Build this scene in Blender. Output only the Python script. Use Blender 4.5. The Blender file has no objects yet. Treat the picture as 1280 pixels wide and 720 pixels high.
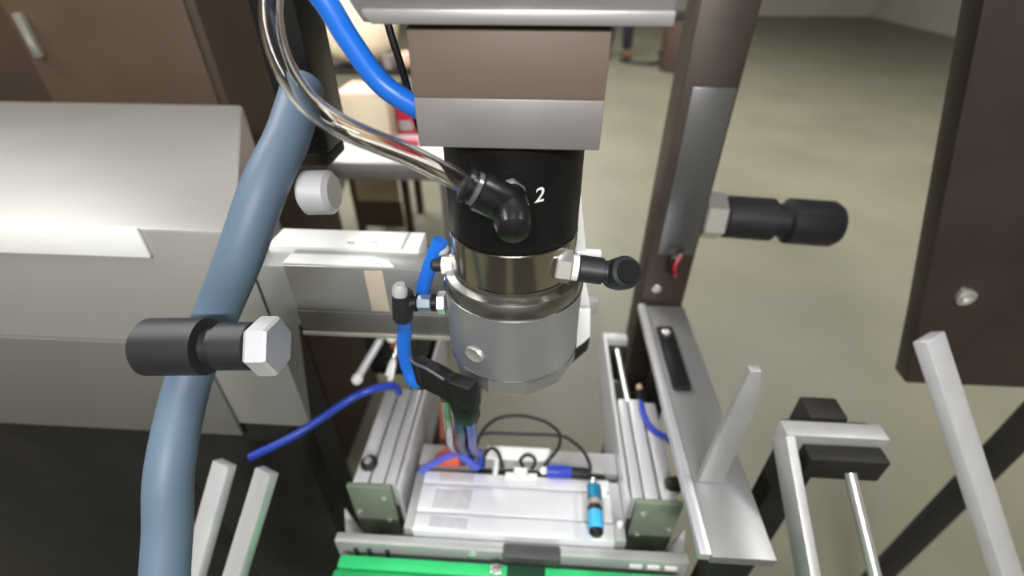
import bpy, bmesh, math, random
from mathutils import Vector, Matrix
random.seed(7)
S = bpy.context.scene
COL = S.collection
R = math.radians

# ------------------------------------------------------------------ camera
cd = bpy.data.cameras.new('camera'); cam = bpy.data.objects.new('camera', cd); COL.objects.link(cam)
cd.sensor_width = 36.0; cd.lens = 16.875; cd.clip_start = 0.01; cd.clip_end = 100
cam.location = (0.01643, -0.28835, 1.34984)
cam.rotation_euler = (R(54), 0, R(3.5))
cd.dof.use_dof = True; cd.dof.focus_distance = 0.30; cd.dof.aperture_fstop = 4.2
S.camera = cam

# ------------------------------------------------------------------ world, ceiling lamps and added fill lights
w = bpy.data.worlds.new('workshop_air'); S.world = w; w.use_nodes = True
bg = w.node_tree.nodes['Background']; bg.inputs[0].default_value = (0.86, 0.9, 0.93, 1); bg.inputs[1].default_value = 0.10

def area(name, loc, target, sx, sy, power, col=(1, 1, 1)):
    l = bpy.data.lights.new(name, 'AREA'); l.shape = 'RECTANGLE'; l.size = sx; l.size_y = sy; l.energy = power; l.color = col
    o = bpy.data.objects.new(name, l); COL.objects.link(o); o.location = loc
    d = Vector(target) - Vector(loc); o.rotation_euler = d.to_track_quat('-Z', 'Y').to_euler()
    return o
COOL = (1.0, 0.99, 0.975)
area('bench_fill_light', (-.62, 1.12, 1.95), (-.65, 1.65, .95), .5, .1, 9, COOL)  # added fill out of view, brightens the bench and the sack
area('deck_fill_light', (0.05, -1.3, 2.0), (0, .0, .85), .7, .12, 24, COOL)  # added fill light out of view, brightens the deck
area('ceiling_light', (0.0, -1.2, 3.6), (0, -1.2, 0), 0.35, 2.4, 30, COOL)
area('ceiling_light', (-2.2, 0.6, 3.6), (-2.2, .6, 0), 0.35, 2.4, 80, COOL)
area('ceiling_light', (2.2, 0.6, 3.6), (2.2, .6, 0), 0.35, 2.4, 80, COOL)
area('ceiling_light', (0.4, 3.2, 3.6), (0.4, 3.2, 0), 0.35, 2.4, 75, COOL)
area('ceiling_light', (-2.2, 3.4, 3.6), (-2.2, 3.4, 0), 0.35, 2.4, 170, COOL)
area('ceiling_light', (2.6, 3.4, 3.6), (2.6, 3.4, 0), 0.35, 2.4, 95, COOL)
area('ceiling_light', (0.6, 6.8, 3.6), (0.6, 6.8, 0), 0.35, 2.4, 95, COOL)

S.view_settings.view_transform = 'Standard'; S.view_settings.look = 'None'
S.view_settings.gamma = 1; S.view_settings.use_curve_mapping = False
S.view_settings.exposure = 0.3

# ------------------------------------------------------------------ helpers
def lin(c):
    f = lambda v: v / 12.92 if v <= .04045 else ((v + .055) / 1.055) ** 2.4
    return tuple(f(v / 255) for v in c)

def mat(name, rgb, rough=.5, metal=0., noise=0., scale=40., stretch=(1, 1, 1), bump=0., rgb2=None, spec=.5, coat=0., trans=0., ior=1.45, emit=0., aniso=0.):
    m = bpy.data.materials.new(name); m.use_nodes = True
    nt = m.node_tree; b = nt.nodes['Principled BSDF']
    c = lin(rgb)
    b.inputs['Base Color'].default_value = (*c, 1); b.inputs['Roughness'].default_value = rough
    b.inputs['Metallic'].default_value = metal; b.inputs['Specular IOR Level'].default_value = spec
    b.inputs['IOR'].default_value = ior
    b.inputs['Coat Weight'].default_value = coat; b.inputs['Transmission Weight'].default_value = trans
    b.inputs['Anisotropic'].default_value = aniso
    if emit:
        b.inputs['Emission Color'].default_value = (*c, 1); b.inputs['Emission Strength'].default_value = emit
    if noise or bump or rgb2:
        tc = nt.nodes.new('ShaderNodeTexCoord'); mp = nt.nodes.new('ShaderNodeMapping')
        mp.inputs['Scale'].default_value = stretch
        n = nt.nodes.new('ShaderNodeTexNoise'); n.inputs['Scale'].default_value = scale; n.inputs['Detail'].default_value = 5
        nt.links.new(tc.outputs['Object'], mp.inputs[0]); nt.links.new(mp.outputs[0], n.inputs['Vector'])
        if noise or rgb2:
            r = nt.nodes.new('ShaderNodeValToRGB')
            c2 = lin(rgb2) if rgb2 else tuple(min(1, v * (1 + noise)) for v in c)
            c1 = c if rgb2 else tuple(v * (1 - noise) for v in c)
            r.color_ramp.elements[0].color = (*c1, 1); r.color_ramp.elements[0].position = .35
            r.color_ramp.elements[1].color = (*c2, 1); r.color_ramp.elements[1].position = .65
            nt.links.new(n.outputs['Fac'], r.inputs[0]); nt.links.new(r.outputs[0], b.inputs['Base Color'])
        if bump:
            bp = nt.nodes.new('ShaderNodeBump'); bp.inputs['Strength'].default_value = bump; bp.inputs['Distance'].default_value = .001
            nt.links.new(n.outputs['Fac'], bp.inputs['Height']); nt.links.new(bp.outputs[0], b.inputs['Normal'])
    return m

def frame_of(d):
    d = Vector(d).normalized()
    a = Vector((0, 0, 1)) if abs(d.z) < .9 else Vector((1, 0, 0))
    u = a.cross(d).normalized(); v = d.cross(u)
    return u, v, d

class MB:
    def __init__(s): s.bm = bmesh.new()
    def face(s, vs):
        try: s.bm.faces.new(vs)
        except ValueError: pass
    def box(s, lo, hi, bevel=0., rot=0., about=None, seg=2):
        t = bmesh.new()
        bmesh.ops.create_cube(t, size=1)
        lo, hi = Vector(lo), Vector(hi); c = (lo + hi) / 2; d = hi - lo
        for v in t.verts: v.co = Vector((v.co.x * d.x, v.co.y * d.y, v.co.z * d.z)) + c
        if bevel: bmesh.ops.bevel(t, geom=t.edges[:], offset=bevel, segments=seg, affect='EDGES', profile=.5)
        if rot: bmesh.ops.rotate(t, verts=t.verts[:], cent=about or c, matrix=Matrix.Rotation(rot, 3, 'Z'))
        s.merge(t); return s
    def merge(s, t):
        me = bpy.data.meshes.new('tmp'); t.to_mesh(me); t.free(); s.bm.from_mesh(me); bpy.data.meshes.remove(me)
    def beam(s, a, b, wid, hei, bevel=0., upv=(0, 0, 1)):
        """box between two points; wid across, hei along upv; a and b are on the top centre line"""
        a, b = Vector(a), Vector(b); d = (b - a).normalized(); u = d.cross(Vector(upv)).normalized(); n = u.cross(d).normalized()
        t = bmesh.new(); L = (b - a).length
        bmesh.ops.create_cube(t, size=1)
        for v in t.verts:
            c = v.co.copy(); v.co = a + d * ((c.y + .5) * L) + u * (c.x * wid) + n * ((c.z - .5) * hei)
        bmesh.ops.recalc_face_normals(t, faces=t.faces[:])
        if bevel: bmesh.ops.bevel(t, geom=t.edges[:], offset=bevel, segments=2, affect='EDGES', profile=.5)
        s.merge(t); return s
    def lathe(s, p, d, prof, n=32, phase=0., caps=True):
        """prof: list of (distance along d from p, radius)"""
        u, v, d = frame_of(d); p = Vector(p); rings = []
        for t, r in prof:
            rings.append([s.bm.verts.new(p + d * t + (u * math.cos(2 * math.pi * i / n + phase) + v * math.sin(2 * math.pi * i / n + phase)) * r) for i in range(n)])
        for a, b in zip(rings, rings[1:]):
            for i in range(n): s.face((a[i], a[(i + 1) % n], b[(i + 1) % n], b[i]))
        if caps: s.face(rings[0][::-1]); s.face(rings[-1])
        return s
    def cyl(s, a, b, r, n=24, r2=None, ch=0.):
        a, b = Vector(a), Vector(b); L = (b - a).length; r2 = r if r2 is None else r2
        pr = [(0, r - ch), (ch, r), (L - ch, r2), (L, r2 - ch)] if ch else [(0, r), (L, r2)]
        return s.lathe(a, b - a, pr, n)
    def tube(s, pts, r, n=14, sub=8, inner=None, smooth=True):
        P = [Vector(p) for p in pts]
        if smooth:
            Q = []; E = [P[0] * 2 - P[1]] + P + [P[-1] * 2 - P[-2]]
            for i in range(1, len(E) - 2):
                for k in range(sub):
                    t = k / sub; a, b, c, d = E[i - 1], E[i], E[i + 1], E[i + 2]
                    Q.append(.5 * ((2 * b) + (c - a) * t + (2 * a - 5 * b + 4 * c - d) * t * t + (3 * b - a - 3 * c + d) * t ** 3))
            Q.append(P[-1]); P = Q
        def skin(rad, flip):
            T = [(P[min(i + 1, len(P) - 1)] - P[max(i - 1, 0)]).normalized() for i in range(len(P))]
            u = frame_of(T[0])[0]; rings = []
            for q, t in zip(P, T):
                u = (u - t * u.dot(t)).normalized(); v = t.cross(u)
                rr = rad
                rings.append([s.bm.verts.new(q + (u * math.cos(2 * math.pi * i / n) + v * math.sin(2 * math.pi * i / n)) * rr) for i in range(n)])
            for a, b in zip(rings, rings[1:]):
                for i in range(n):
                    f = (a[i], a[(i + 1) % n], b[(i + 1) % n], b[i]); s.face(f[::-1] if flip else f)
            return rings
        o = skin(r, False)
        if inner:
            k = skin(inner, True)
            for A, B, fl in ((o[0], k[0], True), (o[-1], k[-1], False)):
                for i in range(n):
                    f = (A[i], A[(i + 1) % n], B[(i + 1) % n], B[i]); s.face(f[::-1] if fl else f)
        else: s.face(o[0][::-1]); s.face(o[-1])
        return s
    def prism(s, pts, ext, bevel=0.):
        t = bmesh.new(); ext = Vector(ext)
        a = [t.verts.new(Vector(p)) for p in pts]; b = [t.verts.new(Vector(p) + ext) for p in pts]
        n = len(a); t.faces.new(a[::-1]); t.faces.new(b)
        for i in range(n): t.faces.new((a[i], a[(i + 1) % n], b[(i + 1) % n], b[i]))
        bmesh.ops.recalc_face_normals(t, faces=t.faces[:])
        if bevel: bmesh.ops.bevel(t, geom=t.edges[:], offset=bevel, segments=2, affect='EDGES', profile=.5)
        s.merge(t); return s
    def blob(s, c, rad, n=3, wob=0.):
        t = bmesh.new(); bmesh.ops.create_icosphere(t, subdivisions=n, radius=1)
        for v in t.verts:
            k = 1 + wob * math.sin(v.co.x * 5 + 1) * math.cos(v.co.z * 4 + v.co.y * 3)
            v.co = Vector((v.co.x * rad[0] * k, v.co.y * rad[1] * k, v.co.z * rad[2] * k)) + Vector(c)
        s.merge(t); return s

def build(name, mb, m, parent=None, ang=35, label=None):
    me = bpy.data.meshes.new(name)
    bmesh.ops.recalc_face_normals(mb.bm, faces=mb.bm.faces[:])
    off = Vector((0, 0, 0))
    if parent is not None:
        q = parent
        while q is not None: off += q.location; q = q.parent
    if off.length: bmesh.ops.translate(mb.bm, verts=mb.bm.verts[:], vec=-off)
    mb.bm.to_mesh(me); mb.bm.free()
    me.polygons.foreach_set('use_smooth', [True] * len(me.polygons)); me.set_sharp_from_angle(angle=R(ang))
    me.materials.append(m); me.update()
    o = bpy.data.objects.new(name, me); COL.objects.link(o)
    if parent is not None: o.parent = parent
    if label: o['label'] = label
    return o
def thing(name, label, cat, loc, group=None):
    o = bpy.data.objects.new(name, None); COL.objects.link(o); o.location = loc; o.empty_display_size = .02
    o['label'] = label; o['category'] = cat
    if group: o['group'] = group
    return o
def tag(o, label, cat, group=None):
    o['label'] = label; o['category'] = cat
    if group: o['group'] = group
    # put the origin at the base
    me = o.data; n = len(me.vertices)
    zs = [v.co for v in me.vertices]; c = Vector((sum(v.x for v in zs) / n, sum(v.y for v in zs) / n, min(v.z for v in zs)))
    me.transform(Matrix.Translation(-c)); o.location = c
    return o
def struct(name, mb, m):
    o = build(name, mb, m); o['kind'] = 'structure'; return o

# ------------------------------------------------------------------ materials
M = {}
M['floor'] = mat('olive_epoxy_floor', (108, 106, 90), .42, 0, scale=1.6, rgb2=(118, 115, 98))
M['wall'] = mat('workshop_wall', (176, 172, 160), .8, noise=.05, scale=2)
M['ceiling'] = mat('workshop_ceiling', (150, 150, 148), .85, noise=.05, scale=2)
M['plate_grey'] = mat('grey_sheet_metal', (150, 148, 150), .42, .6, noise=.04, scale=60)
M['block_brown'] = mat('satin_metal_brown_reflection', (108, 95, 86), .55, .1, noise=.04, scale=25, stretch=(.3, .3, 2))  # brown of a reflection put into the base colour
M['block_grey'] = mat('grey_satin_metal', (138, 134, 133), .45, .4, noise=.04, scale=50)
M['anod_black'] = mat('black_anodised', (16, 16, 17), .42, 0, noise=.1, scale=200, spec=.35)
M['white_print'] = mat('white_engraving', (225, 225, 225), .6)
M['steel'] = mat('turned_steel', (184, 180, 168), .16, 1., noise=.04, scale=30, stretch=(1, 1, .05))
M['drum'] = mat('satin_aluminium_drum', (184, 187, 190), .38, .8, noise=.02, scale=60)
M['drum_rim'] = mat('turned_aluminium_rim', (172, 172, 170), .25, 1., noise=.06, scale=40, stretch=(.2, .2, 8))
M['alu'] = mat('aluminium_profile', (206, 206, 208), .38, .45, noise=.05, scale=30, stretch=(1, .1, 1))
M['alu_x'] = mat('white_aluminium_plate', (236, 236, 240), .35, .35, noise=.04, scale=30, stretch=(.1, 1, 1))
M['alu_dark'] = mat('dark_slot', (70, 70, 72), .5, .5)
M['alu_matt'] = mat('matt_aluminium', (182, 182, 182), .5, .6, noise=.05, scale=20)
M['beige_patch'] = mat('beige_reflection', (190, 176, 160), .5, .2)  # colour of a reflection on the beam face
M['plast_black'] = mat('black_plastic', (22, 22, 24), .28, 0, spec=.55)
M['plast_soft'] = mat('soft_black_plastic', (34, 34, 38), .45, 0)
M['chrome'] = mat('nickel_plated_brass', (228, 228, 224), .25, .8)
M['white_pl'] = mat('white_nylon', (225, 225, 222), .4)
M['blue'] = mat('blue_polyurethane', (28, 104, 205), .32, 0, spec=.5)
M['navy'] = mat('dark_blue_hose', (36, 62, 168), .35)
M['purple'] = mat('violet_blue_ribbon', (78, 92, 205), .45)
M['clear'] = mat('clear_hose', (238, 236, 232), .06, 0, trans=1., ior=1.42)
M['green_grey'] = mat('grey_green_painted_plate', (116, 128, 110), .5, .0, noise=.06, scale=25)
M['green'] = mat('green_mat', (46, 190, 110), .5, 0, noise=.04, scale=30)
M['dark_steel'] = mat('dark_brown_steel', (72, 64, 57), .45, .5, noise=.12, scale=12)
M['dark_iron'] = mat('blackened_iron', (38, 36, 34), .55, .3, noise=.2, scale=14)
M['cable'] = mat('black_cable', (15, 15, 16), .5)
M['white_metal'] = mat('white_painted_metal', (232, 232, 230), .4, 0, noise=.02, scale=30)
M['cream'] = mat('cream_sackcloth', (250, 240, 212), .8, noise=.03, scale=6, bump=.2)
M['beige'] = mat('beige_card', (214, 202, 176), .8, noise=.04, scale=5)
M['red'] = mat('red_plastic', (190, 36, 62), .4)
M['coral'] = mat('coral_plastic', (222, 104, 84), .45, noise=.06, scale=40)
M['yellow'] = mat('yellow_plastic', (214, 200, 40), .45)
M['pink'] = mat('pale_pink_cloth', (226, 190, 170), .8)
M['brown'] = mat('dark_brown_wood', (74, 58, 46), .6, noise=.15, scale=8, stretch=(1, 1, .2))
M['tan'] = mat('tan_leather', (166, 146, 124), .6, noise=.05, scale=10)
M['teal'] = mat('teal_metal', (34, 122, 158), .35, .3)
M['cyan'] = mat('cyan_sleeve', (60, 172, 222), .35)
M['copper'] = mat('copper_sleeve', (176, 106, 82), .4, .4)
M['cloth_navy'] = mat('navy_trousers', (36, 38, 52), .85)
M['shirt'] = mat('grey_work_shirt', (120, 122, 128), .85)
M['skin'] = mat('skin', (196, 150, 126), .6)
M['shoe'] = mat('brown_leather_shoe', (110, 76, 58), .5)
M['hair'] = mat('black_hair', (20, 18, 16), .6)
M['grey_hose'] = mat('grey_blue_rubber_hose', (88, 106, 124), .5)

# ------------------------------------------------------------------ room shell
struct('floor', MB().box((-6, -4, -.1), (7, 12, 0)), M['floor'])
struct('wall_back', MB().box((-6, 12, 0), (7, 12.1, 3.8)), M['wall'])
struct('wall_front', MB().box((-6, -4.1, 0), (7, -4, 3.8)), M['wall'])
struct('wall_left', MB().box((-6.1, -4, 0), (-6, 12, 3.8)), M['wall'])
struct('wall_right', MB().box((7, -4, 0), (7.1, 12, 3.8)), M['wall'])
struct('ceiling', MB().box((-6, -4, 3.8), (7, 12, 3.9)), M['ceiling'])

struct('reflection_mat_1', MB().box((-1.3, -3.2, 0), (-.30, -.45, .012), .004), mat('added_dark_mat', (66, 64, 60), .7))  # unseen dark mats added to darken and streak the collar's reflection
struct('reflection_mat_2', MB().box((.06, -3.2, 0), (1.2, -.45, .012), .004), mat('added_dark_mat', (66, 64, 60), .7))

# ------------------------------------------------------------------ spindle head and the plate it hangs from
def head():
    t = thing('mounting_plate', 'grey folded sheet metal plate above the brown block, its lower edge lighter', 'plate', (.005, 0, 1.3218))
    build('panel', MB().prism([(-.0640, -.0525, 1.3200), (.0712, -.0525, 1.3200), (.0712, -.0525, 1.40), (-.0690, -.0525, 1.40), (-.0690, -.0525, 1.3285)], (0, .1345, 0), .0012), M['plate_grey'], t)
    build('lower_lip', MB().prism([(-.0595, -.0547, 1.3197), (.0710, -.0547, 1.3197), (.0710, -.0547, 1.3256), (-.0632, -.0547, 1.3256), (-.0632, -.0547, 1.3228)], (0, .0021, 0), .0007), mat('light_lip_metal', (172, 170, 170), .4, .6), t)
    build('arm_beam', MB().box((-.04, .0825, 1.325), (.04, .16, 1.40), .002), M['plate_grey'], t)
    build('column', MB().box((-.04, .0825, 1.4005), (.04, .16, 3.8), .002), M['plate_grey'], t)

    s = thing('spindle_head', 'square metal block carrying black barrel marked 2, steel collar and silver drum', 'spindle', (0, 0, 1.0765))
    b = build('housing_block', MB().box((-.046, -.049, 1.2877), (.046, .043, 1.3180), .0006), M['block_brown'], s, label='upper half of the block coloured for a brown reflection')  # reflected brown and grey put into the colours of the two halves
    build('housing_block', MB().box((-.046, -.0492, 1.2634), (.046, .043, 1.28765), .0006), M['block_grey'], s, label='grey lower half of the block')
    build('top_gap', MB().box((-.045, -.0475, 1.3181), (.045, .042, 1.3199)), M['cable'], s)  # black slab for the dark gap under the plate
    barrel = build('barrel', MB().lathe((0, 0, 1.195), (0, 0, 1), [(0, .0424), (.0006, .043), (.068, .043), (.0684, .0426)], 72), M['anod_black'], s)
    # engraved digit wrapped on the barrel
    cu = bpy.data.curves.new('digit', 'FONT'); cu.body = '2'; cu.size = .0125; cu.extrude = .0001; cu.align_x = 'CENTER'; cu.align_y = 'CENTER'; cu.shear = .12; cu.offset = .00008
    fo = bpy.data.objects.new('digit_tmp', cu); COL.objects.link(fo)
    bpy.context.view_layer.update()
    me = bpy.data.meshes.new_from_object(fo.evaluated_get(bpy.context.evaluated_depsgraph_get()))
    bpy.data.objects.remove(fo); mb = MB(); mb.bm.from_mesh(me); bpy.data.meshes.remove(me)
    for v in mb.bm.verts:
        a = math.asin(.0165 / .043) + v.co.x / .043; r = .0431 + max(0, v.co.z)
        v.co = Vector((r * math.sin(a), -r * math.cos(a), 1.2335 + v.co.y + v.co.x * .08))
    build('number_mark', mb, M['white_print'], barrel, label='white engraved digit 2')
    build('collar', MB().lathe((0, 0, 1.1662), (0, 0, 1), [(0, .0425), (.0008, .0434), (.0276, .0434), (.0284, .0428)], 96), M['steel'], s, label='bright turned steel collar')
    d = build('drum', MB().lathe((0, 0, 1.0932), (0, 0, 1), [(0, .0495), (.0004, .0500), (.0552, .0500), (.0556, .0496)], 96), M['drum'], s)
    build('drum_rim', MB().lathe((0, 0, 1.1488), (0, 0, 1), [(0, .0502), (.0006, .0507), (.0008, .0499), (.0105, .0497), (.0122, .0488), (.0128, .0460), (.0134, .0440), (.0172, .0436)], 96), M['drum_rim'], s, label='shiny turned rim with bevelled top')
    build('groove_ring', MB().lathe((0, 0, 1.0921), (0, 0, 1), [(0, .0500), (.0002, .0505), (.0008, .0505), (.0011, .0498)], 96), M['drum_rim'], s)
    build('bottom_ring', MB().lathe((0, 0, 1.0765), (0, 0, 1), [(0, .0488), (.0015, .0498), (.0156, .0500)], 11, phase=.25), mat('milled_aluminium', (176, 178, 178), .35, .8, noise=.05, scale=60), s, ang=20, label='faceted lower ring')
    # slightly raised pale oval on the lower left of the drum
    c = Vector((-.0250, -.0433, 1.1125)); n = Vector((-.5, -.866, 0))
    mb = MB(); mb.lathe(c - n * .002, n, [(0, .0078), (.0028, .0078), (.0036, .0070), (.0032, .0062)], 32)
    for v in mb.bm.verts:
        v.co.z = 1.1125 + (v.co.z - 1.1125) * .8
    build('side_oval', mb, mat('pale_oval', (180, 182, 172), .4, .6), d, label='pale oval low on the drum')
head()

# ------------------------------------------------------------------ push-in elbows and hoses around the head
def elbow_front():
    t = thing('elbow_fitting', 'black push-in elbow screwed into the front of the black barrel beside digit 2', 'fitting', (.0015, -.06, 1.222))
    a = Vector((-.0002, -.0432, 1.2392)); o = Vector((.13, -1, -.20)).normalized()
    build('threaded_stem', MB().lathe(a, o, [(0, .0048), (.003, .0048)], 24), M['chrome'], t)
    build('hex_collar', MB().lathe(a + o * .0025, o, [(0, .0080), (.0008, .0088), (.0042, .0088), (.005, .0080)], 6, phase=.3), M['chrome'], t, ang=20, label='bright hexagonal collar')
    e = a + o * .0265
    mb = MB().lathe(a + o * .0070, o, [(0, .0074), (.001, .0088), (.012, .0097), (.024, .0097), (.0290, .0082), (.0318, .003)], 28)
    q = Vector((-.855, -.10, .50)).normalized()
    p = a + o * .0165
    mb.lathe(p, q, [(0, .0090), (.006, .0106), (.0190, .0106), (.0195, .0096)], 28)
    build('elbow_body', mb, M['plast_black'], t)
    build('groove_ring', MB().lathe(p + q * .0196, q, [(0, .0084), (.0004, .0090), (.0026, .0090), (.003, .0084)], 28), mat('grey_ring', (120, 120, 122), .25, .6), t)
    build('release_collar', MB().lathe(p + q * .0226, q, [(0, .0078), (.0018, .0078), (.0022, .0096), (.0046, .0096), (.005, .0088)], 28), M['plast_black'], t)
    lug = p + q * .010 + Vector((.001, -.004, .0085))
    build('lug', MB().beam(lug, lug + q * .0055, .005, .004, .0006), M['plast_black'], t)
    end = p + q * .0276
    h = build('clear_hose', MB().tube([end - q * .004, end + q * .012, end + q * .030, (-.0770, -.0700, 1.2805), (-.098, -.060, 1.294), (-.115, -.035, 1.315), (-.122, .0, 1.345), (-.124, .03, 1.40)], 0.0056, 20, 10, inner=.0043), M['clear'])
    tag(h, 'transparent hose running from the upper left into the black elbow', 'hose')
elbow_front()

def elbow_right():
    t = thing('elbow_fitting', 'black swivel elbow with pale hex nut sticking out right of the steel collar', 'fitting', (.06, -.02, 1.162))
    a = Vector((.0325, -.0275, 1.1790)); o = Vector((1, -.02, -.10)).normalized()
    build('hex_nut', MB().lathe(a - o * .004, o, [(0, .0105), (.001, .0114), (.0095, .0114), (.0105, .0105)], 6, phase=.2), M['chrome'], t, ang=20, label='bright hex nut')
    build('washer', MB().lathe(a + o * .0066, o, [(0, .0085), (.004, .0085)], 28), M['white_pl'], t)
    build('elbow_body', MB().lathe(a + o * .0105, o, [(0, .0075), (.001, .0088), (.016, .0088), (.0165, .0074), (.0200, .0074), (.0205, .0084), (.030, .0084)], 28), M['plast_soft'], t)
    c = a + o * .0385; q = Vector((.25, -.72, .62)).normalized()
    build('swivel_socket', MB().lathe(c - q * .013, q, [(0, .006), (.002, .0095), (.010, .0108), (.020, .0108), (.0225, .0098), (.024, .0075), (.021, .006)], 30), M['plast_soft'], t)
    build('release_collar', MB().lathe(c - q * .0135 + o * 0, q, [(.0236, .0074), (.0255, .0074), (.026, .0068)], 30), M['plast_black'], t)
elbow_right()

def left_fittings():
    t = thing('elbow_fitting', 'small fitting with white hex nut at the left of the steel collar', 'fitting', (-.05, 0, 1.152))
    a = Vector((-.0425, -.006, 1.1625)); o = Vector((-1, 0, -.02)).normalized()
    build('hex_nut', MB().lathe(a, o, [(0, .0060), (.0006, .0068), (.0075, .0068), (.0082, .006)], 6, phase=.5), M['white_pl'], t, ang=20, label='white hex nut')
    build('stub', MB().lathe(a + o * .008, o, [(0, .0048), (.006, .0048), (.008, .003)], 20), M['plast_soft'], t)
    build('clear_dome', MB().blob((-.0535, .006, 1.168), (.0065, .0065, .0045)), mat('pale_plastic', (176, 180, 182), .3), t)

    t = thing('elbow_fitting', 'black and grey elbow with silver hex between blue hoses left of the drum', 'fitting', (-.075, 0, 1.110))
    a = Vector((-.0505, -.006, 1.1285)); o = Vector((-1, 0, -.05)).normalized()
    build('hex_flange', MB().lathe(a, o, [(0, .0082), (.0006, .0088), (.0055, .0088), (.006, .0082)], 6, phase=.1), M['chrome'], t, ang=20, label='bright hex flange')
    build('black_ring', MB().lathe(a + o * .006, o, [(0, .0062), (.0005, .0068), (.0045, .0068), (.005, .0062)], 24), M['plast_black'], t)
    build('hex_body', MB().lathe(a + o * .011, o, [(0, .0056), (.0005, .0062), (.010, .0062), (.0105, .0056)], 6), mat('blue_grey_metal', (150, 160, 172), .3, .7), t, ang=20)
    build('black_ring', MB().lathe(a + o * .0215, o, [(0, .0062), (.0005, .0070), (.0035, .0070), (.004, .0062)], 24), M['plast_black'], t)
    c = a + o * .032
    build('elbow_body', MB().lathe(c + Vector((0, 0, .011)), (-.1, -.1, -1), [(0, .0066), (.001, .0076), (.012, .0080), (.024, .0078), (.026, .0068)], 28).lathe(a + o * .0252, o, [(0, .0066), (.008, .0068)], 24), M['plast_soft'], t)
    build('grey_tip', MB().lathe(c + Vector((-.001, -.004, .0112)), (.15, 0, 1), [(0, .0058), (.006, .0056), (.009, .0035)], 24), mat('grey_tip_plastic', (168, 168, 168), .3), t)
    h = build('blue_hose', MB().tube([(-.0525, .005, 1.1760), (-.0575, .004, 1.166), (-.064, .003, 1.150), (-.070, .006, 1.132), (-.072, .016, 1.115), (-.07, .03, 1.10)], .0055, 16), M['blue'])
    tag(h, 'short bright blue hose slanting behind the white hex nut left of the collar', 'hose')
    h = build('blue_hose', MB().tube([c + Vector((-.0025, -.002, -.0135)), (-.0868, -.002, 1.098), (-.0905, -.001, 1.080), (-.0918, 0, 1.062), (-.0905, 0, 1.048), (-.086, -.002, 1.036), (-.078, .012, 1.03)], .0059, 16), M['blue'])
    tag(h, 'bright blue hose hanging in a bow from the black and grey elbow', 'hose')
left_fittings()

h = build('blue_hose', MB().tube([(-.17, -.02, 1.40), (-.125, -.02, 1.3655), (-.0955, -.02, 1.330), (-.0842, -.02, 1.3090), (-.0728, -.02, 1.2902), (-.0613, -.02, 1.2802), (-.0490, -.018, 1.2728), (-.0462, -.014, 1.2715)], .0062, 18, 10), M['blue'])
tag(h, 'thick blue hose curving down into the left side of the brown block', 'hose')
h = build('black_cable', MB().tube([(-.086, .05, 1.345), (-.0800, .04, 1.309), (-.0735, .036, 1.2825), (-.069, .035, 1.2581), (-.0655, .040, 1.240), (-.058, .055, 1.238), (-.03, .060, 1.238)], .0024, 10), M['cable'])
tag(h, 'thin black cable hanging beside the left edge of the brown block', 'cable')

def clamp_arm():
    t = thing('hose_clamp', 'black clamp arm wrapped round the lower left of the silver drum', 'clamp', (-.055, -.03, 1.06))
    pts = [(-.076, -.018, 1.074), (-.069, -.028, 1.079), (-.058, -.039, 1.086), (-.042, -.0515, 1.0885), (-.026, -.0595, 1.0905)]
    mb = MB(); P = [Vector(p) for p in pts]
    for a, b in zip(P, P[1:]): mb.beam(a + Vector((0, 0, .009)), b + (b - a).normalized() * .002 + Vector((0, 0, .009)), .012, .023, .002)
    build('clamp_band', mb, M['cable'], t)
    build('edge_wire', MB().tube([p + Vector((-.004, -.0045, .0105)) for p in P[:4]], .0011, 8), mat('wire_grey', (150, 150, 150), .3, .7), t, label='light grey wire along the top edge')
    build('plug', MB().lathe((-.034, -.052, 1.074), (.02, .25, -1), [(0, .009), (.004, .0105), (.024, .0105), (.028, .008)], 20), M['cable'], t)
    g = 'hoses dropping from the drum clamp'
    o = build('blue_hose', MB().tube([(-.032, -.046, 1.052), (-.036, -.02, .99), (-.044, .02, .92), (-.049, .06, .85), (-.050, .095, .80), (-.051, .098, .764)], .0045, 14), M['navy'])
    tag(o, 'dark blue hose dropping from the black clamp, nearest the middle', 'hose', g)
    o = build('blue_hose', MB().tube([(-.041, -.042, 1.052), (-.046, -.02, .99), (-.056, .02, .92), (-.061, .06, .85), (-.062, .095, .80), (-.063, .098, .764)], .0045, 14), mat('deep_navy_hose', (24, 36, 84), .35))
    tag(o, 'deep navy hose dropping from the black clamp, between clear hose and dark blue hose', 'hose', g)
    o = build('clear_hose', MB().tube([(-.050, -.040, 1.062), (-.056, -.02, 1.0), (-.067, .02, .92), (-.072, .06, .85), (-.0735, .094, .80), (-.0745, .097, .764)], .0045, 14, inner=.0034), M['clear'])
    tag(o, 'transparent hose dropping from the black clamp beside blue hoses', 'hose', g)
clamp_arm()

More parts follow.
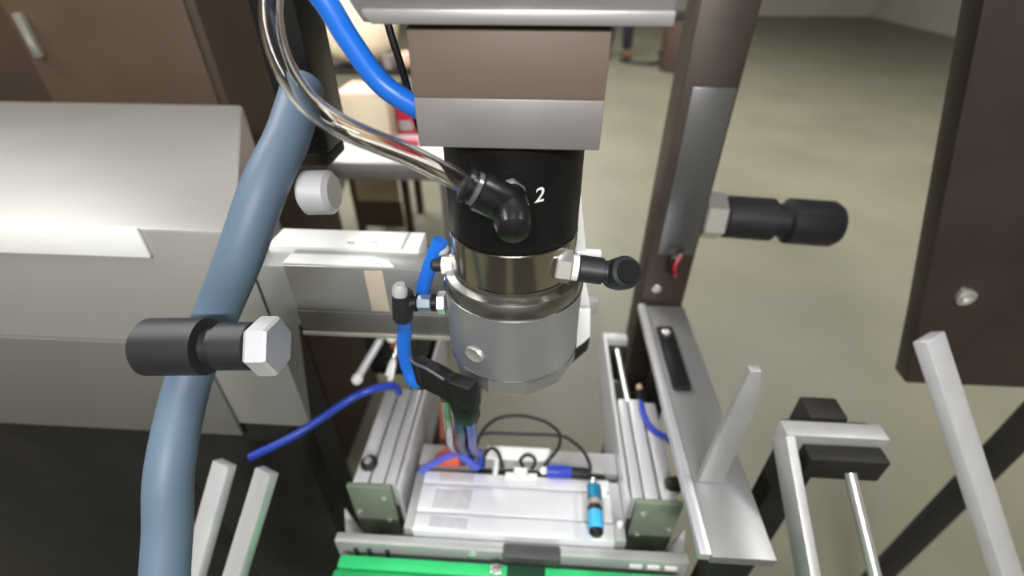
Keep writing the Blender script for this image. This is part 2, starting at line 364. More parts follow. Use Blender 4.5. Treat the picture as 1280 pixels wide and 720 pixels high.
def rear_bracket():
    t = thing('rear_bracket', 'white angular bracket behind the right side of the silver drum', 'bracket', (.06, .06, 1.0))
    build('upright', MB().prism([(.0455, .06, 1.186), (.0495, .06, 1.186), (.0585, .06, 1.132), (.0500, .06, 1.132)], (0, .004, 0), .0004), M['white_metal'], t)
    build('cross_bar', MB().box((.050, .0585, 1.1315), (.0705, .0655, 1.1365), .0006), M['white_metal'], t)
    build('fin', MB().prism([(.0600, .06, 1.106), (.0665, .06, 1.079), (.0545, .06, 1.079), (.0545, .06, 1.106)], (0, .004, 0), .0004), M['white_metal'], t)
    build('clip', MB().box((.0575, .064, 1.066), (.0745, .072, 1.082), .0008), M['alu_matt'], t, label='grey clip')
    build('fin', MB().prism([(.050, .059, 1.0745), (.0672, .059, 1.0745), (.0700, .059, 1.0430), (.0640, .059, 1.034), (.052, .059, 1.021)], (0, .005, 0), .0005), M['white_metal'], t)
    build('foot', MB().prism([(.044, .0585, 1.021), (.052, .0585, 1.0207), (.064, .0585, 1.0337), (.070, .0585, 1.0427), (.069, .0585, 1.026), (.056, .0585, 1.008), (.044, .0585, 1.002)], (0, .006, 0), .0005), M['dark_iron'], t, label='dark lower edge')
    build('stay', MB().box((.018, .066, 1.10), (.036, .075, 1.3195), .001).box((.018, .0655, 1.10), (.060, .071, 1.1312), .001), M['plate_grey'], t)
rear_bracket()

# ------------------------------------------------------------------ machine deck
def screw(mb, p, n, r, h=.003): mb.lathe(p, n, [(0, r), (h * .7, r), (h, r * .7), (h, r * .45), (h * .5, r * .4)], 12)

def frame():
    t = thing('machine_chassis', 'grey steel machine frame bar in front of white grooved plate', 'frame', (0, .03, 0))
    build('front_bar', MB().box((-.222, -.006, .65), (.212, .0065, .747), .002), mat('bar_grey', (176, 176, 176), .4, .35, noise=.05, scale=20, stretch=(.1, 1, 1)), t)
    mb = MB()
    for x in (-.20, -.183, -.16): mb.box((x, -.0075, .712), (x + .006, -.006, .735), .0005)
    build('slot', mb, M['alu_dark'], t, label='dark slots in the bar')
    for x in (.142, .163, .184): build('white_tab', MB().box((x, -.0085, .730), (x + .015, -.006, .738), .0006), M['white_pl'], t)
    build('tab_screw', MB().lathe((-.05, -.006, .737), (0, -1, 0), [(0, .006), (.003, .006), (.004, .004)], 16), M['chrome'], t)
    for x in (-.205, .165):
        for y in (.045, .30): build('leg', MB().box((x, y, 0), (x + .03, y + .03, .652), .002), M['dark_iron'], t)
    build('bar_dark_box', MB().box((-.012, -.0135, .728), (.058, .0045, .7505), .003), mat('dark_grey_box', (78, 78, 80), .5, .3), t, label='dark box in the middle of the bar')  # plain dark box across the middle of the bar
    for x in (-.205, .165): build('side_bar', MB().box((x, .0066, .652), (x + .03, .36, .666), .002), M['dark_iron'], t)
    g = thing('green_guard', 'bright green front panel along the bottom edge', 'panel', (0, -.06, 0))
    build('top_strip', MB().box((-.213, -.030, .722), (.202, -.0145, .735), .003), M['green'], g)
    build('face', MB().box((-.216, -.14, .65), (.205, -.0305, .733), .004), mat('green_face', (40, 168, 96), .55, 0, noise=.05, scale=20), g)
    build('clip', MB().box((-.026, -.028, .7355), (-.012, -.017, .7395), .001).lathe((-.019, -.0225, .7395), (0, 0, 1), [(0, .005), (.003, .005), (.005, .003)], 14), M['chrome'], g, label='small silver clip')
    build('edge_dark_box', MB().box((-.006, -.06, .7335), (.040, -.0146, .7375), .002), mat('dark_green_box', (24, 60, 42), .5), g, label='dark flat box on the green edge')  # flat dark green box lying on the green edge
    build('stand', MB().box((-.18, -.12, 0), (-.14, -.06, .65), .002).box((.13, -.12, 0), (.17, -.06, .65), .002), M['dark_iron'], g)
frame()

def rail(sx, labels):
    """slide unit; sx = +1 for the right one, -1 mirrored about x = -.004"""
    X = lambda x: x if sx > 0 else -.008 - x
    def bx(x0, x1, y0, y1, z0, z1, b=.001):
        a, c = sorted((X(x0), X(x1))); return MB().box((a, y0, z0), (c, y1, z1), b)
    t = thing('slide_unit', labels, 'slide', (X(.17), .2, .668))
    build('guide_plate', bx(.1385, .1440, .046, .362, .668, .7855), M['alu'], t)
    build('end_block', bx(.1442, .180, .346, .362, .700, .7855), M['alu'], t)
    build('end_block_face', bx(.1445, .179, .330, .3458, .700, .772), M['dark_iron'], t, label='dark stop block')
    for a, b, y in ((.1468, .1600, .212), (.1625, .1795, .212), (.1830, .2020, .207)):
        build('profile_strip', bx(a, b, .0515, y, .735, .785, .0015), M['alu'], t)
    build('body', bx(.1462, .2030, .0515, .211, .668, .7346), M['alu_dark'], t)
    build('slide_rod', MB().cyl((X(.1610), .3295, .776), (X(.1640), .2115, .776), .0044, 16), M['chrome'], t)
    build('end_plate', bx(.1505, .208, .0445, .051, .669, .7855, .0008), M['green_grey'], t, label='grey-green end plate')
    for x, z in ((.1622, .7625), (.2009, .7271), (.1619, .7102)):
        mb = MB(); screw(mb, (X(x), .0445, z), (0, -1, 0), .0042 if x != .1619 else .0032); build('screw', mb, M['chrome'], t)
    build('corner_gusset', MB().prism([(X(.206), .044, .669), (X(.231), .044, .669), (X(.219), .044, .735)], (0, -.004, 0), .0005), M['white_metal'], t, label='white corner gusset')
    return t
rail(1, 'right slide unit with chrome rod, pale profile strips and grey-green end plate')
rail(-1, 'left slide unit with pale profile strips below the black clamp arm')

def rail_details():
    t = thing('flow_valve', 'dark knurled valve on the right slide unit near its end plate', 'valve', (.2, .07, .785))
    build('valve_body', MB().lathe((.189, .066, .795), (1, .15, 0), [(0, .006), (.004, .009), (.02, .009), (.024, .006), (.034, .006)], 20), M['dark_iron'], t)
    build('valve_foot', MB().box((.192, .058, .7855), (.206, .074, .792), .001), M['chrome'], t)
    h = build('blue_hose', MB().tube([(.1815, .207, .784), (.1795, .185, .789), (.183, .165, .7895), (.191, .152, .789), (.2035, .143, .789), (.214, .136, .784)], .0042, 12), M['navy'])
    tag(h, 'short dark blue hose lying across the right slide unit', 'hose')
    t = thing('sensor', 'black sensor with pale tip at the far end of the right slide unit gap', 'sensor', (.182, .22, .76))
    build('sensor_body', MB().box((.1812, .2125, .762), (.190, .235, .783), .0015), M['plast_black'], t)
    build('sensor_tip', MB().blob((.185, .243, .778), (.005, .007, .005)), M['tan'], t)
    build('sensor_stem', MB().cyl((.1855, .2345, .772), (.19, .29, .71), .003, 10), M['cable'], t)
    t = thing('lock_bolt', 'bright bolt in a dark socket on the left slide unit', 'bolt', (-.196, .08, .785))
    build('socket', MB().lathe((-.196, .078, .7853), (0, -.1, 1), [(0, .011), (.004, .011), (.006, .009)], 20), M['dark_iron'], t)
    build('bolt_head', MB().lathe((-.196, .078, .7915), (0, -.3, 1), [(0, .0055), (.006, .0055), (.008, .004)], 6), M['chrome'], t, ang=20)
rail_details()

def block():
    t = thing('grooved_plate', 'wide white aluminium plate with two grooves between the slide units', 'plate', (0, .05, .715))
    ys = [(.0075, .0300), (.0322, .0698), (.0722, .0895)]
    for i, (a, b) in enumerate(ys):
        build('plate_strip', MB().box((-.1255, a, .735), (.1235, b, .760), .0012), M['alu_x'], t)
    build('plate_base', MB().box((-.1255, .0085, .7005), (.1235, .0885, .7348), .0015), M['alu_matt'], t)
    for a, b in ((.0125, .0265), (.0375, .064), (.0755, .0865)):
        build('reflection_pad', MB().box((-.105 + random.uniform(-.002, .002), a, .7598), (-.058, b, .7606), .0003), mat('grey_reflection_pad', (186, 186, 189), .6, .1, noise=.08, scale=120), t, label='square grey patch painted for a reflection')  # thin grey patches stand in for reflections on the plate
    build('riser', MB().box((-.137, .01, .7005), (-.1258, .088, .7585), .001), M['alu_matt'], t)
    build('riser', MB().box((.1238, .01, .7005), (.1375, .088, .7585), .001), M['alu_matt'], t)
    mb = MB().lathe((.1305, .028, .7588), (0, 0, 1), [(0, .0035), (.008, .0035), (.009, .002)], 12)
    build('riser_pin', mb, M['white_pl'], t)
    b = thing('rear_beam', 'light aluminium cross beam behind the grooved plate under the cables', 'beam', (0, .12, .70))
    build('beam_body', MB().box((-.137, .100, .69), (.1375, .132, .760), .0015), M['alu_matt'], b)
    build('cover_strip', MB().box((-.045, .112, .7602), (.045, .1325, .7635), .0008), M['white_metal'], b, label='bright white cover strip')
    d = build('cable_tray', MB().box((-.055, .0905, .7005), (.12, .0995, .757), .001), M['dark_iron'])
    tag(d, 'dark tray gap between grooved plate and rear beam', 'tray')
    t = thing('plug_connector', 'small white stepped connector on the back edge of the grooved plate', 'connector', (.005, .085, .76))
    build('connector_base', MB().box((-.0155, .0795, .7603), (.0275, .0895, .768), .0015), M['white_pl'], t)
    build('connector_cap', MB().box((-.004, .0845, .7682), (.014, .0935, .774), .0015), M['white_pl'], t)
    t = thing('cable_sleeve', 'blue sleeve with black end on the cable behind the grooved plate', 'sleeve', (.065, .095, .757))
    build('sleeve', MB().lathe((.040, .0945, .7665), (1, 0, 0), [(0, .006), (.002, .0085), (.030, .0085), (.033, .007)], 18), M['navy'], t)
    build('black_end', MB().lathe((.0732, .0945, .7665), (1, -.05, 0), [(0, .0075), (.022, .0075), (.026, .005)], 18), M['cable'], t)
    build('clear_end', MB().lathe((.0398, .0945, .7665), (-1, .1, 0), [(0, .005), (.006, .0055), (.009, .003)], 14), M['white_pl'], t)
    g = 'black cables looping behind the grooved plate'
    for lab, pts in (('black cable arching in the largest loop behind the grooved plate', [(-.060, .110, .768), (-.056, .139, .776), (-.035, .166, .780), (.0, .174, .781), (.03, .168, .781), (.0475, .159, .780), (.058, .146, .779), (.056, .126, .776), (.0415, .1075, .770), (.036, .100, .766)]),
                     ('black cable running across then bowing down to the blue valve', [(-.062, .130, .768), (-.0509, .146, .771), (0, .148, .772), (.0587, .1488, .772), (.080, .136, .773), (.0925, .121, .773), (.0985, .1035, .772), (.0985, .096, .767)]),
                     ('short black cable curl beside the dropping hoses', [(-.047, .096, .7655), (-.046, .112, .768), (-.038, .123, .770), (-.028, .117, .770), (-.023, .1045, .768), (-.020, .096, .764)]),
                     ('small ring of black cable on the white cover strip', [(.008, .099, .766), (.004, .107, .769), (.012, .1155, .770), (.022, .112, .770), (.024, .103, .768), (.019, .097, .765)])):
        o = build('black_cable', MB().tube(pts, .0024, 10), M['cable']); tag(o, lab, 'cable', g)
    for lab, x in (('pale clamp of the cable curl at back of grooved plate', -.030),):
        o = build('cable_clip', MB().lathe((x, .088, .7605), (.1, .3, 1), [(0, .003), (.010, .004), (.018, .0028), (.026, .0034)], 12), M['white_pl']); tag(o, lab, 'clip')
    t = thing('air_regulator', 'cyan and teal air regulator standing on the right end of grooved plate', 'regulator', (.1, .04, .7605))
    build('mount', MB().box((.086, .03, .7604), (.113, .066, .767), .001), M['alu_matt'], t)
    A = Vector((.1, .068, .781)); d = Vector((-.02, -1, -.06)).normalized()
    build('tip', MB().lathe(A, -d, [(0, .005), (.006, .0048), (.010, .003)], 16), M['chrome'], t)
    build('teal_body', MB().lathe(A, d, [(0, .007), (.001, .0085), (.018, .0085), (.019, .0075)], 20), M['teal'], t)
    build('side_port', MB().box((.1088, .050, .774), (.1145, .066, .786), .001), M['white_pl'], t)
    build('neck', MB().lathe(A + d * .019, d, [(0, .0070), (.008, .0070)], 20), M['tan'], t)
    build('dark_collar', MB().lathe(A + d * .0265, d, [(0, .008), (.001, .0088), (.007, .0092), (.0075, .0088)], 20), M['plast_soft'], t)
    build('cyan_sleeve', MB().lathe(A + d * .034, d, [(0, .0088), (.001, .0093), (.021, .0093), (.022, .0088)], 20), M['cyan'], t)
    build('end_cap', MB().lathe(A + d * .056, d, [(0, .0088), (.004, .0088), (.007, .006)], 20), M['plast_black'], t)
block()

def left_clutter():
    t = thing('hose_socket', 'coral red cone shaped socket at the back left corner of the grooved plate', 'socket', (-.095, .0935, .757))
    build('cone', MB().prism([(-.1175, .0960, .7605), (-.0785, .0960, .7605), (-.0800, .0960, .7900), (-.0850, .0960, .7960)], (0, .02, 0), .002), M['coral'], t)
    for lab, pts in (('violet blue flat ribbon slanting over the coral socket', [(-.134, .084, .768), (-.118, .090, .777), (-.100, .0935, .790), (-.080, .094, .802)]),
                     ('violet blue ribbon slanting down right of the coral socket', [(-.070, .090, .802), (-.060, .0925, .785), (-.050, .094, .766)])):
        mb = MB()
        P = [Vector(p) for p in pts]
        for a, b in zip(P, P[1:]): mb.beam(a, b + (b - a).normalized() * .001, .003, .010, .0008)
        o = build('ribbon', mb, M['purple']); tag(o, lab, 'ribbon')
    g = 'copper coloured sleeves under the black clamp'
    for lab, p, q in (('copper sleeve standing under the black clamp, left of pair', (-.119, .165, .70), (-.112, .178, .82)), ('copper sleeve standing under the black clamp, right of pair', (-.094, .135, .70), (-.088, .145, .80))):
        o = build('copper_sleeve', MB().cyl(p, q, .006, 14, ch=.001), M['copper']); tag(o, lab, 'sleeve', g)
    o = build('support_tray', MB().box((-.1375, .134, .685), (-.075, .32, .6995), .001), M['dark_iron']); tag(o, 'dark tray below the copper sleeves beside the left slide unit', 'tray')
left_clutter()

def side_frame():
    t = thing('side_console', 'grey side plate with pale edge strip right of the right slide unit', 'frame', (.22, .2, 0))
    build('edge_strip', MB().prism([(.1868, -.05, .862), (.1985, -.05, .862), (.1985, .352, .862), (.1868, .352, .862)], (0, 0, -.012), .0015), mat('pale_edge', (198, 198, 202), .35, .6), t)
    build('side_plate', MB().box((.1990, -.05, .845), (.262, .352, .858), .001), mat('frame_grey', (150, 150, 150), .4, .7), t)
    build('slot_frame', MB().box((.2045, .165, .8582), (.2300, .292, .866), .0035), M['plast_black'], t, label='black slotted handle')
    mb = MB(); screw(mb, (.2165, .275, .866), (0, 0, 1), .0065, .004); build('slot_screw', mb, M['chrome'], t)
    for y in (-.03, .30): build('leg', MB().box((.2225, y, 0), (.2525, y + .03, .845), .001), M['dark_iron'], t)
    p = thing('machine_post', 'tall dark brown steel post behind the pale edge strip', 'post', (.23, .38, 0))
    build('post_body', MB().box((.1920, .36, 0), (.262, .42, 1.50), .003), M['dark_steel'], p)
    build('face_panel', MB().prism([(.2035, .3595, .955), (.258, .3595, .955), (.258, .3595, 1.20), (.2035, .3595, 1.20)], (0, -.003, 0), .0005), mat('polished_dark_panel', (128, 128, 130), .3, .8), p, label='polished grey panel')
    mb = MB(); screw(mb, (.2135, .36, .8885), (0, -1, 0), .0075, .005); build('post_screw', mb, M['chrome'], p)
    mb = MB(); screw(mb, (.2330, .3565, .955), (0, -1, 0), .0065, .006); build('post_screw', mb, M['chrome'], p)
    build('wire_loop', MB().tube([(.238, .354, .968), (.225, .345, .960), (.2205, .342, .948), (.224, .345, .932), (.236, .354, .925)], .0032, 10), M['cable'], p)
    build('red_wire', MB().tube([(.236, .352, .955), (.230, .346, .940), (.236, .352, .918)], .0025, 8), M['red'], p)
side_frame()

def floor_shade():  # unseen sheet added overhead to shade the floor below
    t = thing('shade_canopy', 'unseen metal sheet added over the machine to shade the floor', 'shade', (0, .9, 1.90))
    build('shade_sheet', MB().box((-.35, .22, 1.905), (1.90, 2.20, 1.925), .003), M['plate_grey'], t)
    for y in (.36,): build('shade_strut', MB().box((.195, y, 1.501), (.259, y + .06, 1.9045), .002), M['dark_steel'], t)
floor_shade()

# ------------------------------------------------------------------ left: aluminium beam and what lies behind it
def left_beam():
    t = thing('cross_beam', 'square aluminium beam behind the hoses left of the drum', 'beam', (-.15, .075, 1.04))
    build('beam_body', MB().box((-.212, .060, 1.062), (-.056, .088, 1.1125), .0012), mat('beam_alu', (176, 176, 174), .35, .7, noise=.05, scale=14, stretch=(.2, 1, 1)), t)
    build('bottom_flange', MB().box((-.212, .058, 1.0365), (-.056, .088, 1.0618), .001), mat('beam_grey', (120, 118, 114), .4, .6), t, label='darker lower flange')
    build('bottom_edge', MB().box((-.212, .0565, 1.032), (-.056, .088, 1.0363), .0006), mat('edge_light', (190, 186, 176), .4, .6), t)
    build('front_reflection', MB().box((-.138, .0594, 1.064), (-.121, .0601, 1.110), .0002), M['beige_patch'], t, label='beige patch painted for a reflection')  # beige reflection painted as a thin patch on the beam face
    build('white_pad', MB().prism([(-.212, .0615, 1.1126), (-.110, .0615, 1.1126), (-.118, .072, 1.1126), (-.135, .078, 1.1126), (-.212, .078, 1.1126)], (0, 0, .0016), .0004), M['white_metal'], t, label='bright white pad')
    t = thing('slotted_tray', 'white slotted tray just behind the aluminium beam', 'tray', (-.15, .1, 1.09))
    build('tray_body', MB().box((-.24, .0895, 1.09), (-.0945, .1235, 1.1145), .001), M['white_metal'], t)
    for x in (-.162, -.140): build('tray_screw', MB().lathe((x, .099, 1.1146), (0, 0, 1), [(0, .003), (.002, .003), (.003, .002)], 12), M['chrome'], t)
    build('tray_slot', MB().box((-.112, .090, 1.1144), (-.109, .1225, 1.1149), .0001), M['alu_matt'], t)
    h = thing('machine_housing', 'large grey machine housing with white front edge at far left', 'housing', (-.42, .2, 0))
    build('housing_body', MB().prism([(-1.30, .060, .88), (-.2425, .060, .88), (-.44, .44, .88), (-1.30, .44, .88)], (0, 0, .2658), .004), mat('housing_grey', (170, 168, 164), .45, .5, noise=.05, scale=4), h)
    build('front_edge', MB().box((-1.30, .056, 1.118), (-.330, .0598, 1.1475), .001), M['white_metal'], h, label='bright white edge strip')
    build('lower_panel', MB().box((-1.30, .055, .865), (-.33, .0598, 1.012), .001), mat('housing_lower', (122, 120, 116), .5, .4), h, label='darker lower panel')
    build('front_foot', MB().box((-.45, .066, 0), (-.27, .10, .8795), .003), M['dark_iron'], h)
    build('beam_bracket', MB().box((-.2424, .062, 1.04), (-.2122, .086, 1.110), .001), M['alu_matt'], h)
    build('plinth', MB().box((-1.30, .066, 0), (-.45, .42, .8795), .004), M['dark_iron'], h, label='dark base')
    b = thing('dark_cabinet', 'tall dark brown cabinet behind the machine housing', 'cabinet', (-.75, .7, 0))
    build('cabinet_body', MB().box((-1.35, .60, 0), (-.565, .95, 1.75), .006), M['brown'], b)
    build('cabinet_door', MB().box((-.90, .592, .1), (-.58, .5995, 1.70), .003), mat('cabinet_door_brown', (92, 76, 60), .5, noise=.1, scale=6), b)
    build('door_handle', MB().box((-.88, .580, 1.18), (-.865, .592, 1.25), .003), M['chrome'], b)
left_beam()

def under_beam():
    t = thing('gearbox', 'dark iron gearbox with small pale pins under the aluminium beam', 'gearbox', (-.2, .25, 0))
    build('gearbox_body', MB().box((-.235, .225, .80), (-.155, .40, .935), .004), M['dark_iron'], t)
    build('gearbox_foot', MB().box((-.23, .37, 0), (-.16, .40, .7995), .004), M['dark_iron'], t)
    build('pivot_pin', MB().cyl((-.194, .19, .905), (-.212, .14, .885), .0055, 14, ch=.001), M['alu'], t)
    build('pin_tip', MB().blob((-.2125, .137, .884), (.0075, .0085, .0075)), M['white_pl'], t)
    build('pin_arm', MB().cyl((-.192, .19, .906), (-.190, .23, .92), .004, 12), M['alu_matt'], t)
    build('knob', MB().blob((-.1805, .1985, .905), (.008, .008, .010)), M['white_pl'], t)
    build('knob_stem', MB().cyl((-.1805, .203, .905), (-.181, .228, .905), .003, 10), M['chrome'], t)
    build('eyelet', MB().tube([(-.172, .140, .890), (-.1665, .150, .905), (-.1625, .143, .908), (-.1655, .130, .893), (-.170, .1245, .884)], .0035, 10), M['white_pl'], t)
    build('eyelet_stem', MB().cyl((-.166, .148, .903), (-.170, .228, .90), .003, 10), M['chrome'], t)
    build('ochre_seal', MB().box((-.195, .2215, .86), (-.183, .2248, .90), .001), M['copper'], t)
    o = build('blue_hose', MB().tube([(-.30, .02, .875), (-.25, .045, .890), (-.2039, .0881, .900), (-.185, .097, .906), (-.1675, .108, .904), (-.158, .120, .892), (-.1565, .128, .872)], .0048, 12), M['navy'])
    tag(o, 'blue hose crossing from the left edge under the aluminium beam', 'hose')
under_beam()

# ------------------------------------------------------------------ far bench and stool, person and bin behind
def far():
    t = thing('workbench', 'white topped workbench with grey front edge in the background', 'bench', (-.9, 1.5, 0))
    build('bench_top', MB().box((-1.6, 1.232, .735), (-.235, 1.90, .75), .003), M['white_metal'], t)
    build('front_edge', MB().box((-1.6, 1.215, .690), (-.235, 1.2315, .75), .002), M['alu_matt'], t, label='grey front edge')
    for x, y in ((-.325, 1.235), (-.325, 1.85), (-1.55, 1.235), (-1.55, 1.85)):
        build('leg', MB().box((x, y, 0), (x + .035, y + .035, .735), .002), M['alu_matt'], t)
    build('brace', MB().beam((-.78, 1.75, .70), (-1.0, 1.62, .25), .035, .035, .002), M['white_metal'], t)
    s = thing('stool', 'dark brown wooden stool with tan padded front panel under the workbench', 'stool', (-.85, 2.1, 0))
    build('seat', MB().box((-1.0, 2.02, .34), (-.68, 2.34, .40), .01), M['brown'], s)
    build('cushion', MB().box((-.985, 2.03, .40), (-.695, 2.33, .47), .03, seg=3), M['tan'], s)
    build('front_panel', MB().box((-.955, 2.03, .05), (-.725, 2.05, .205), .003), M['brown'], s)
    build('tan_panel', MB().box((-.955, 2.015, .212), (-.725, 2.045, .335), .008), M['tan'], s, label='tan padded front panel')
    build('backrest', MB().box((-1.0, 2.30, .48), (-.68, 2.335, .75), .01), M['brown'], s)
    for x in (-1.0, -.72):
        for y in (2.05, 2.30): build('leg', MB().box((x, y, 0), (x + .04, y + .035, .339), .003), M['brown'], s)
    o = build('black_box', MB().box((-.30, 1.50, .20), (-.10, 1.68, .62), .006).box((-.28, 1.52, 0), (-.12, 1.66, .20), .004), M['dark_iron']); tag(o, 'black box standing behind the barrel below the workbench end', 'box')

    c = thing('carton', 'beige carton standing on the workbench at left edge', 'carton', (-.72, 1.5, .75))
    build('carton_body', MB().box((-.715, 1.42, .7502), (-.530, 1.62, .905), .004), M['beige'], c)
    build('lid', MB().box((-.712, 1.425, .9055), (-.533, 1.615, .915), .003), M['pink'], c, label='pinkish lid')
    r = thing('red_crate', 'red plastic crate on the workbench beside the brown block', 'crate', (-.5, 1.5, .75))
    build('crate_body', MB().box((-.525, 1.50, .7502), (-.38, 1.66, .86), .006), M['red'], r)
    build('grey_patch', MB().box((-.520, 1.494, .768), (-.465, 1.4998, .802), .001), M['alu_matt'], r, label='grey patch')
    build('rim', MB().box((-.53, 1.495, .8605), (-.375, 1.665, .872), .003), M['red'], r)
    o = build('red_tag', MB().box((-.505, 1.37, .7505), (-.42, 1.40, .768), .004), M['red']); tag(o, 'small red tag lying in front of red crate', 'tag')
    sh = thing('shelf', 'dark shelf board at the back of the workbench under the cream sack', 'shelf', (-.7, 1.8, .75))
    build('board', MB().box((-1.2, 1.70, .915), (-.47, 1.895, .935), .002), M['dark_iron'], sh)
    for x in (-1.19, -.50): build('support', MB().box((x, 1.72, .7502), (x + .02, 1.88, .9148), .001), M['dark_iron'], sh)
    o = build('sack', MB().blob((-.735, 1.80, 1.115), (.185, .10, .180), 4, .05), M['cream']); tag(o, 'bright cream sack standing on the dark shelf', 'sack')
    o = build('pouch', MB().blob((-.522, 1.75, .962), (.038, .035, .036), 3, .06), M['pink']); tag(o, 'small pale pink pouch right of the cream sack', 'pouch')
    o = build('grey_tin', MB().lathe((-.590, 1.735, .9352), (0, 0, 1), [(0, .026), (.002, .028), (.05, .028), (.053, .024)], 20), M['plate_grey']); tag(o, 'small grey tin between cream sack and pink pouch', 'tin')
    o = build('yellow_cup', MB().lathe((-.80, 1.38, .7502), (0, 0, 1), [(0, .04), (.19, .05), (.195, .047), (.19, .04)], 24), M['yellow']); tag(o, 'yellow cup on the workbench at the left edge', 'cup')

    p = thing('person', 'person in navy trousers and brown shoes standing far back', 'person', (1.1, 7.2, 0))
    def skinned(name, pts, edges, m, parent, lv=2):
        me = bpy.data.meshes.new(name); off = parent.location
        me.from_pydata([Vector(q[0]) - off for q in pts], edges, [])
        o = bpy.data.objects.new(name, me); COL.objects.link(o); o.parent = parent
        md = o.modifiers.new('skin', 'SKIN'); md.use_smooth_shade = True
        for v, q in zip(me.skin_vertices[0].data, pts): v.radius = (q[1], q[1])
        me.skin_vertices[0].data[0].use_root = True
        o.modifiers.new('sub', 'SUBSURF').levels = 1; o.modifiers['sub'].render_levels = 2
        me.materials.append(m); return o
    x, y = 1.02, 7.2
    def V(a, b, c): return (x + a, y + b, c)
    skinned('body', [(V(0, 0, .95), .13), (V(0, 0, 1.15), .125), (V(0, 0, 1.38), .14), (V(0, 0, 1.48), .06), (V(0, -.01, 1.55), .055), (V(0, -.02, 1.64), .085), (V(0, -.01, 1.72), .07),
                     (V(-.19, 0, 1.40), .06), (V(-.24, 0, 1.14), .045), (V(-.23, -.10, .92), .035), (V(-.23, -.14, .82), .035),
                     (V(.19, 0, 1.40), .06), (V(.24, 0, 1.14), .045), (V(.23, -.10, .92), .035), (V(.23, -.14, .82), .035)],
            [(0, 1), (1, 2), (2, 3), (3, 4), (4, 5), (5, 6), (2, 7), (7, 8), (8, 9), (9, 10), (2, 11), (11, 12), (12, 13), (13, 14)], M['skin'], p)
    skinned('shirt', [(V(0, 0, .93), .145), (V(0, 0, 1.15), .14), (V(0, 0, 1.38), .15), (V(0, 0, 1.45), .08), (V(-.19, 0, 1.40), .075), (V(-.235, 0, 1.2), .062), (V(.19, 0, 1.40), .075), (V(.235, 0, 1.2), .062)],
            [(0, 1), (1, 2), (2, 3), (2, 4), (4, 5), (2, 6), (6, 7)], M['shirt'], p)
    skinned('trousers', [(V(0, 0, .95), .14), (V(-.10, 0, .84), .10), (V(-.12, -.02, .48), .082), (V(-.13, 0, .09), .075), (V(.10, 0, .84), .10), (V(.13, -.03, .48), .082), (V(.15, .02, .09), .075)],
            [(0, 1), (1, 2), (2, 3), (0, 4), (4, 5), (5, 6)], M['cloth_navy'], p)
    for sx in (-.13, .15):
        build('shoe', MB().blob((x + sx, y - .07, .05), (.055, .15, .05), 3), M['shoe'], p)
    build('hair', MB().blob((x, y + .015, 1.725), (.095, .105, .09), 3), M['hair'], p)
    b = thing('waste_bin', 'dark brown round bin on the floor behind the post', 'bin', (1.62, 6.4, 0))
    build('bin_body', MB().lathe((1.66, 6.4, 0), (0, 0, 1), [(0, .16), (.02, .18), (.60, .20), (.62, .19)], 28), M['brown'], b)
    build('bin_rim', MB().lathe((1.66, 6.4, .585), (0, 0, 1), [(0, .205), (.01, .215), (.04, .215), (.05, .205)], 28), M['dark_iron'], b)
    o = build('floor_shadow_band', MB().tube([(1.05, 6.9, .02), (1.2, 6.75, .02), (1.36, 6.7, .02), (1.5, 6.72, .02), (1.62, 7.0, .02), (1.7, 7.6, .02)], .02, 10), M['dark_iron']); tag(o, 'dark tube in place of a shadow band between person and bin', 'hose')  # dark tube stands in for a shadow band on the floor
far()

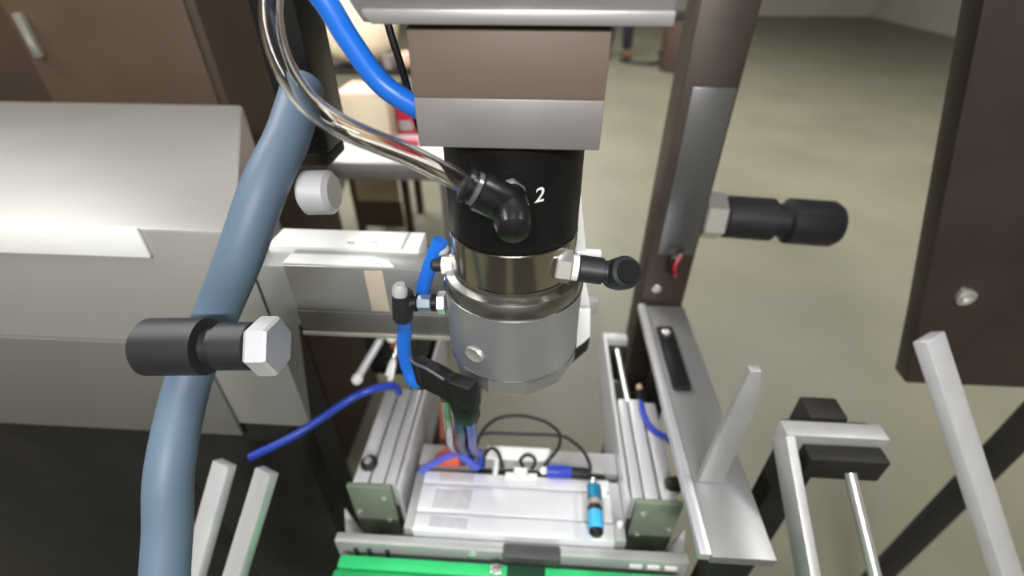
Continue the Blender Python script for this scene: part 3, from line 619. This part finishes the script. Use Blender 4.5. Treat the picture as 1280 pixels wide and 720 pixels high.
# ------------------------------------------------------------------ neighbouring station, left of the head
def left_station():
    m = thing('hanging_motor', 'black motor hanging above the left side hoses', 'motor', (-.16, .11, 1.19))
    build('motor_body', MB().prism([(-.194, .09, 1.205), (-.159, .09, 1.205), (-.159, .09, 1.42), (-.194, .09, 1.42)], (0, .05, 0), .004), M['plast_black'], m)
    build('motor_cap', MB().box((-.190, .094, 1.192), (-.163, .136, 1.2048), .003), M['dark_iron'], m)
    build('motor_arm', MB().box((-.18, .141, 1.36), (-.06, .16, 1.40), .002).box((-.08, .141, 1.36), (-.041, .20, 1.40), .002), M['plate_grey'], m)
    h = build('air_hose', MB().tube([(-.160, .075, 1.262), (-.1575, .030, 1.240), (-.1642, -.004, 1.2178), (-.1811, -.0285, 1.179), (-.2070, -.038, 1.137), (-.2240, -.066, 1.101), (-.2224, -.1126, 1.0668), (-.2225, -.1378, 1.0323), (-.2220, -.1691, .9892), (-.22, -.19, .93)], .0145, 20), M['grey_hose'])
    tag(h, 'thick muted blue air hose bending down at the left', 'hose')
    t = thing('hose_coupling', 'pale round coupling above the large black fitting at the left', 'coupling', (-.14, .02, 1.19))
    build('coupling_nut', MB().lathe((-.128, .018, 1.205), (-1, 0, -.05), [(0, .012), (.003, .0155), (.020, .0155), (.023, .012)], 24), M['alu'], t)
    t = thing('elbow_fitting', 'large black fitting with pale hex flange at the left, crossed by the muted blue hose', 'fitting', (-.2, -.03, 1.11))
    o = Vector((-1, -.04, -.03)).normalized(); a = Vector((-.141, -.078, 1.146))
    build('hex_flange', MB().lathe(a, o, [(0, .017), (.002, .0185), (.012, .0185), (.014, .017)], 6, phase=.2), M['alu'], t, ang=20)
    build('fitting_body', MB().lathe(a + o * .0142, o, [(0, .012), (.002, .015), (.022, .015), (.023, .012), (.03, .012), (.031, .018), (.068, .018), (.072, .014)], 28), M['plast_soft'], t)
    n = thing('side_rail', 'pale rails of the neighbouring station at lower left', 'rail', (-.29, -.05, .78))
    for a, b in (((-.3053, -.0107, .9076), (-.3402, -.111, .783)), ((-.2609, -.0123, .9009), (-.2986, -.108, .783))):
        build('rail_bar', MB().beam(a, b, .022, .012, .001), M['alu'], n)
    build('rail_foot', MB().box((-.37, -.13, .70), (-.27, -.09, .79), .003).box((-.34, -.12, 0), (-.30, -.10, .70), .003), M['dark_iron'], n)
left_station()

# ------------------------------------------------------------------ neighbouring station, right of the post
def right_station():
    t = thing('elbow_fitting', 'large black fitting with pale nut on the right side of the brown post', 'fitting', (.29, .36, 1.0))
    y = .33
    a = Vector((.270, .385, 1.010)); o = Vector((1, -.06, -.02)).normalized()
    build('nut', MB().lathe(a - o * .007, o, [(0, .032), (.003, .036), (.03, .036), (.033, .032)], 6, phase=.3), M['chrome'], t, ang=20)
    build('fitting_body', MB().lathe(a + o * .026, o, [(0, .026), (.003, .032), (.07, .032), (.073, .025), (.09, .025), (.093, .034), (.155, .034), (.165, .028)], 32), M['plast_soft'], t)
    t = thing('guard_panel', 'slanted dark brown guard panel at the far right', 'panel', (.7, .35, 0))
    build('panel_sheet', MB().prism([(.4184, .25, 1.3046), (.5424, .25, .9287), (.580, .25, .8071), (.95, .25, .8071), (.95, .25, 1.42), (.39, .25, 1.42)], (0, .03, 0), .002), M['dark_steel'], t)
    mb = MB(); screw(mb, (.5774, .25, .9713), (0, -1, 0), .012, .008); build('panel_screw', mb, M['chrome'], t)
    build('leg', MB().box((.80, .255, 0), (.85, .275, .807), .002), M['dark_iron'], t)
    t = thing('sloping_rail', 'pale sloping rail below the guard panel at right', 'rail', (.48, .05, .79))
    build('rail_bar', MB().beam((.4347, .113, 1.0155), (.5350, -.045, .79), .036, .014, .002), M['alu'], t)
    build('rail_stand', MB().beam((.5355, -.04, .776), (.5355, -.04, 0), .04, .03, .002, upv=(0, 1, 0)), M['dark_iron'], t)
    t = thing('fin_plate', 'pale grey upright fin standing on the grey side plate', 'plate', (.25, .05, .858))
    build('fin', MB().prism([(.205, .03, .8585), (.232, .03, .8585), (.232, .03, 1.0), (.222, .03, 1.035), (.212, .03, 1.035)], (0, .008, 0), .001), M['alu_matt'], t)
    t = thing('slide_unit', 'grey end bracket with chrome rod right of the pale grey fin', 'slide', (.34, 0, .7))
    build('end_block', MB().box((.285, .045, .895), (.390, .065, .930), .002), M['alu_matt'], t)
    build('end_block_face', MB().box((.305, .025, .885), (.385, .0448, .918), .002), M['dark_iron'], t)
    build('guide_plate', MB().beam((.2885, .0445, .929), (.300, -.14, .80), .010, .03, .001), M['alu_matt'], t)
    build('slide_rod', MB().cyl((.350, .0245, .90), (.372, -.12, .785), .006, 16), M['chrome'], t)
    build('stand', MB().box((.32, .07, 0), (.36, .10, .93), .002).box((.29, .0655, .895), (.38, .0705, .925), .001), M['dark_iron'], t)
right_station()
